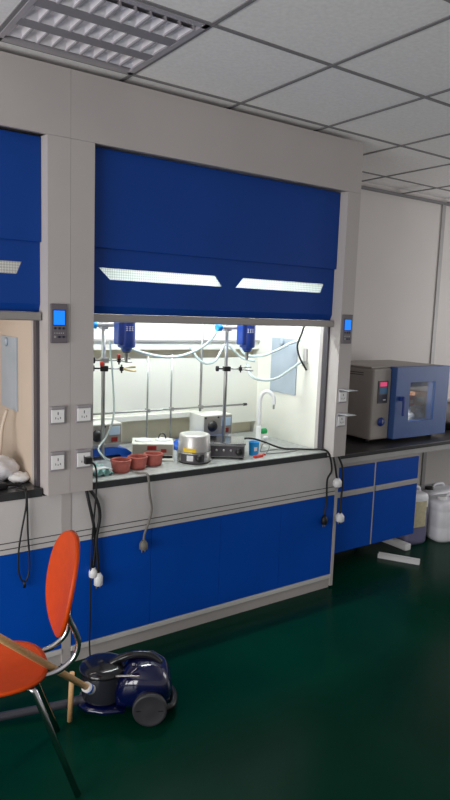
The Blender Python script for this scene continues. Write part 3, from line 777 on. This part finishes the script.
# mains leads over the front rim
def plug(mb, p, m, r=.02, hh=.045):
    mb.use(m).lathe([(r*.5,.0),(r*.75,-.01),(r,-.02),(r,-hh),(r*.8,-hh-.004)], p, 18)
def lead(name, label, pts, r, m, plugs, group=None):
    t = thing(name, label, 'power lead', tuple(pts[0]), 0, group)
    o = Vector(pts[0])
    MB().use(m).tube([Vector(p)-o for p in pts], r, 10).build('cord', None, t)
    for pp, pm, pr, ph in plugs:
        b_ = MB(); plug(b_, Vector(pp)-o, pm, pr, ph); po = b_.build('plug', None, t)
        pn = MB().use('brass')
        for s_ in (-1, 1): pn.cyl(Vector(pp)-o+Vector((s_*pr*.4,0,-ph-.004)), Vector(pp)-o+Vector((s_*pr*.4,0,-ph-.02)), .0022, 8)
        pn.build('pins', None, po)
    return t
lead('power_lead', 'grey lead hanging over the worktop rim with a grey plug against the blue door', [(1.455,2.86,.905),(1.475,2.83,.903),(1.497,2.792,.905),(1.503,2.778,.88),(1.512,2.780,.80),(1.528,2.785,.72),(1.512,2.785,.65),(1.487,2.780,.595),(1.482,2.778,.56)], .006, 'greycable', [((1.482,2.778,.565),'greycable',.022,.045)])
lead('power_lead', 'black lead running over the worktop and down to a black plug by the right column', [(2.25,3.05,.93),(2.33,3.10,.955),(2.42,3.08,.945),(2.52,2.97,.905),(2.60,2.90,.905),(2.67,2.85,.905),(2.715,2.805,.91),(2.745,2.780,.88),(2.775,2.782,.78),(2.745,2.785,.72),(2.748,2.785,.60),(2.735,2.782,.49)], .006, 'rubber', [((2.735,2.782,.495),'rubber',.02,.05)])
lead('power_lead', 'black lead with a white round plug hanging below the right column, upper of two', [(2.79,2.79,.866),(2.800,2.778,.80),(2.815,2.778,.74),(2.822,2.775,.715)], .0065, 'rubber', [((2.822,2.775,.725),'white',.028,.05)])
lead('power_lead', 'black lead with a white round plug hanging beside the hood corner, lower of two', [(2.83,2.79,.866),(2.868,2.782,.78),(2.876,2.784,.65),(2.872,2.784,.55),(2.868,2.78,.49)], .0065, 'rubber', [((2.868,2.78,.492),'white',.028,.05)])
lead('power_lead', 'black lead doubled down from the left column to two white plugs', [(1.178,2.79,.866),(1.19,2.783,.80),(1.215,2.782,.68),(1.222,2.784,.58),(1.212,2.782,.47)], .008, 'rubber', [((1.212,2.782,.475),'white',.02,.045)])
lead('power_lead', 'looser black lead beside the doubled one, ending in the lower white plug', [(1.195,2.79,.866),(1.232,2.783,.80),(1.245,2.782,.72),(1.225,2.775,.62),(1.232,2.775,.52),(1.238,2.778,.44)], .008, 'rubber', [((1.238,2.778,.445),'white',.022,.06)])
lc = thing('power_lead', 'thin black lead plugged into the lower socket and dropping to the vacuum cleaner', 'power lead', (1.157,2.74,1.02))
pl_ = MB().use('rubber').box(-.014,.02,-.024,.0,-.016,.016,.004); pl_.build('plug', None, lc)
MB().use('rubber').tube([(.012,-.02,-.005),(.035,-.022,-.03),(.046,-.012,-.1),(.047,.0,-.2),(.044,.036,-.45),(.04,.038,-.8),(.036,.034,-.93),(.03,-.0,-1.0),(.02,-.1,-1.012),(.0,-.25,-1.0)], .0045, 8).build('cord', None, lc)
lp = thing('looped_lead', 'black looped cord hanging from the worktop of the left hood', 'cord', (.885,2.785,.895))
MB().use('rubber').tube([(-.02,.06,.006),(.0,.01,.006),(.003,-.008,-.015),(.002,-.01,-.07),(-.02,-.004,-.2),(-.032,-.003,-.3),(-.028,-.003,-.38),(-.006,-.006,-.42),(.016,-.003,-.38),(.018,-.003,-.3),(.012,-.004,-.2),(.008,-.01,-.07),(.006,-.008,-.012),(.01,.01,.006),(.02,.06,.006)], .0042, 8).build('loop', None, lp)
MB().use('rubber').cyl((-.006,-.006,-.415), (-.006,-.006,-.445), .007, 10).build('knot', None, lp)

# ------------------------------------------------------------------ left hood worktop
bg = thing('plastic_bag', 'crumpled white plastic bag with a dark blue print on the left worktop', 'plastic bag', (.81,3.04,Z))
bb = MB().use('bag'); bb.ball((0,0,.05), .125, .09, .062, 32); 
for v in bb.bm.verts:
    n_ = math.sin(v.co.x*61+v.co.z*40)*math.cos(v.co.y*53+v.co.x*17)+.6*math.sin(v.co.y*97+v.co.z*71)
    v.co += Vector((v.co.x*.08*n_, v.co.y*.1*n_, max(-.0, .010*n_)))
    v.co.z = max(0, v.co.z)
bb.build('bag', None, bg)
MB().use('vac_blue').ball((-.05,-.04,.094), .04, .03, .01, 14).build('print', None, bg)
ti = thing('crumpled_tissue', 'crumpled white tissue at the right end of the left worktop', 'tissue', (.915,2.96,Z))
tt = MB().use('white'); tt.ball((0,0,.02), .05, .055, .024, 20)
for v in tt.bm.verts:
    n_ = math.sin(v.co.x*140)*math.cos(v.co.y*120+v.co.z*90); v.co += Vector((0,0,.006*n_)); v.co.z = max(0, v.co.z)
tt.build('tissue', None, ti)
mo = thing('black_adapter', 'shiny black power adapter beside the white bag', 'adapter', (.79,2.87,Z), .2)
MB().use('black').box(-.055,.04,-.026,.026,0,.03,.009,seg=3).build('case', None, mo)
MB().use('rubber').tube([(.038,0,.012),(.07,.006,.008),(.095,.0,.007),(.115,-.01,.007)], .005, 8).build('tail', None, mo)
cable('cream_hose', 'cream hose hanging against the inner wall of the left hood', 'hose', [(.905,3.11,1.215),(.885,3.12,1.13),(.868,3.10,1.03),(.86,3.12,.95),(.87,3.17,.905)], .009, 'liner_warm')

# ------------------------------------------------------------------ orange chair
chx, chy, crz = .572, 2.185, math.radians(-10)
ch = thing('orange_chair', 'orange two-piece plastic chair on chrome tube legs', 'chair', (chx,chy,0), crz)
def sell(a, e): 
    c, s_ = math.cos(a), math.sin(a)
    return math.copysign(abs(c)**e, c), math.copysign(abs(s_)**e, s_)
SZ = .452
rings = []
def seat_surface(top):
    out = []
    for kr in (.02,.25,.5,.75,.92,1.0):
        row = []
        for i in range(40):
            cx_, sy_ = sell(2*PI*i/40, .78)
            x, y = .19*kr*cx_, .178*kr*sy_
            z = SZ + .012*(kr**2) - .012 - .015*(x/.19)**2*(1 if x < 0 else .2)
            row.append(Vector((x,y,z - (0 if top else .012))))
        out.append(row)
    return out
A = seat_surface(True); B = seat_surface(False)
sm_ = MB().use('orange').loft(A+B[::-1], True, True); sm_.build('seat', None, ch)
# oval backrest, reclined and slightly dished
bc = Vector((.258,0,.728))
def back(off):
    out = []
    for kr in (.02,.3,.6,.85,.97,1.0):
        row = []
        for i in range(44):
            a = 2*PI*i/44; cy_, cz_ = sell(a, .9)
            y, z = .182*kr*cy_, .178*kr*cz_
            x = z*.2 - .03*(y/.182)**2 - .01*(z/.178)**2 + off
            row.append(bc+Vector((x,y,z)))
        out.append(row)
    return out
sb = MB().use('orange').loft(back(0)+back(.016)[::-1], True, True); sb.build('backrest', None, ch)
for s_ in (-1, 1):
    y = s_*.085
    MB().use('chrome').tube([(.05,y,.428),(.15,y,.430),(.22,y,.440),(.272,y,.478),(.287,y,.53),(.276,y,.575),(.259,y,.615),(.247,y,.648)], .0105, 14).build('back_tube', None, ch)
for sx, sy, px, py in ((1,-1,.268,-.177),(1,1,.268,.21),(-1,-1,-.24,-.19),(-1,1,-.24,.19)):
    MB().use('chrome').tube([(.11*sx,.135*sy,.428),(.125*sx,.142*sy,.415),(px,py,.006),], .0115, 14, raw=True).build('leg', None, ch)
    
MB().use('black').box(-.13,.13,-.12,.12,.415,.430,.004).build('under_frame', None, ch)

# ------------------------------------------------------------------ vacuum cleaner
va = math.atan2(.5,-.86)
vc = thing('vacuum_cleaner', 'glossy navy blue canister vacuum cleaner on the floor behind the orange chair', 'vacuum cleaner', (1.232,2.315,0), va)
# local +x is the front, local +y points to the camera side after the turn
def vring(x, hw, zb, zt, e=.75, n=32):
    out = []
    for i in range(n):
        c_, s_ = sell(2*PI*i/n, e)
        out.append(Vector((x, c_*hw, (zb+zt)/2+s_*(zt-zb)/2)))
    return out
body = MB().use('vac_blue')
body.loft([vring(*q) for q in ((-.135,.03,.09,.13),(-.128,.075,.06,.165),(-.10,.105,.045,.205),(-.05,.118,.04,.232),(.0,.118,.035,.236),(.05,.11,.035,.222),(.085,.095,.035,.19),(.10,.08,.04,.15))])
body.loft([vring(*q) for q in ((.06,.105,.03,.065),(.15,.11,.026,.062),(.22,.09,.028,.06),(.262,.05,.032,.055))])
bo = body.build('body', None, vc)
MB().use('smoky').lathe([(.088,.0645),(.092,.07),(.096,.178),(.094,.182)], (.158,0,0), 36).build('dust_bin', None, vc)
MB().use('vac_dark').lathe([(.045,.066),(.042,.175)], (.158,0,0), 20).build('filter', None, vc)
MB().use('vac_dark').lathe([(.101,.1825),(.103,.19),(.098,.202),(.07,.212),(.0,.216)], (.158,0,0), 36, cap=False).build('bin_lid', None, vc)
hd = MB().use('vac_dark').tube([(.13,0,.205),(.09,0,.226),(.03,0,.245),(-.04,0,.240),(-.085,0,.205)], .017, 12); hd.build('carry_handle', None, vc)
MB().use('alu').tube([(.10,.085,.197),(.05,.098,.205),(.0,.103,.205)], .0045, 8).build('highlight_strip', None, vc)  # pale strip added as a specular highlight on the hump
mk = MB().use('socketframe')
for k, (a_, b__) in enumerate(((0,.012),(.018,.006),(.028,.010),(.042,.006))):
    mk.box(.035-a_-b__, .035-a_, .038, .056, .2385-.02*k*.0, .2395, .0, rot=Matrix.Translation((0,0,-.012)) )
mk.build('pale_marking', None, vc)
for s_ in (1, -1):
    wl = MB().use('wheel').lathe([(.0,.0),(.07,.0),(.072,.006),(.072,.024),(.066,.03),(.06,.027),(.02,.031),(.0,.031)], (0,0,0), 36, 'y', cap=False)
    for v in wl.bm.verts: v.co = Vector((v.co.x-.045, s_*(.112+v.co.y), v.co.z+.0725))
    wl.use('vac_dark').box(-.10,.01, s_*.1405-.001, s_*.1405+.001, .071,.074, rot=None)
    wl.build('wheel', None, vc)
MB().use('black').tube([(-.10,.09,.05),(-.135,.06,.045),(-.145,0,.045),(-.135,-.06,.045),(-.10,-.09,.05)], .016, 10).build('bumper', None, vc)
MB().use('black').lathe([(.0,-.012),(.018,-.012),(.018,.012),(.0,.012)], (.21,0,.0185), 20, 'y', cap=False).build('castor', None, vc)
hz = MB().use('hose'); inv = Matrix.Rotation(-va,4,'Z')
def loc(p): return inv @ (Vector(p)-Vector((1.232,2.315,0)))
hz.tube([loc(p) for p in ((1.06,2.385,.07),(1.02,2.41,.06),(.96,2.44,.045))], .02, 14); ho = hz.build('hose_elbow', None, vc)
MB().use('hose').tube([loc(p) for p in ((.965,2.437,.045),(.80,2.49,.034),(.60,2.54,.028),(.2,2.60,.028))], .017, 14).build('wand', None, ho)

# ------------------------------------------------------------------ wooden sticks
def world_stick(name, label, p0, p1, r, extra=None):
    t = thing(name, label, 'stick', tuple(p1))
    o = Vector(p1)
    MB().use('wood').cyl(Vector(p0)-o, Vector((0,0,0)), r, 16).build('pole', None, t)
    if extra: extra(t, Vector(p0)-o)
    return t
def stick_label(t, d):
    u = d.normalized(); b_ = MB().use('white').cyl(u*.002, u*.05, .0195, 16); lo = b_.build('paper_label', None, t)
    MB().use('plastic_blue').cyl(u*.02, u*.034, .0198, 16).build('blue_print', None, lo)
world_stick('wooden_pole', 'long pale wooden pole with a paper label at its end, lying across the orange seat', (.141,1.72,1.10), (.965,2.222,.218), .0125, stick_label)
world_stick('wooden_baton', 'short upright wooden stick standing on the floor by the vacuum cleaner', (.935,2.35,.235), (.939,2.385,.0), .0105)

#@@END@@

sc = bpy.context.scene
sc.view_settings.view_transform = 'Standard'; sc.view_settings.look = 'None'; sc.view_settings.gamma = 1
sc.view_settings.use_curve_mapping = False; sc.view_settings.exposure = 0.0
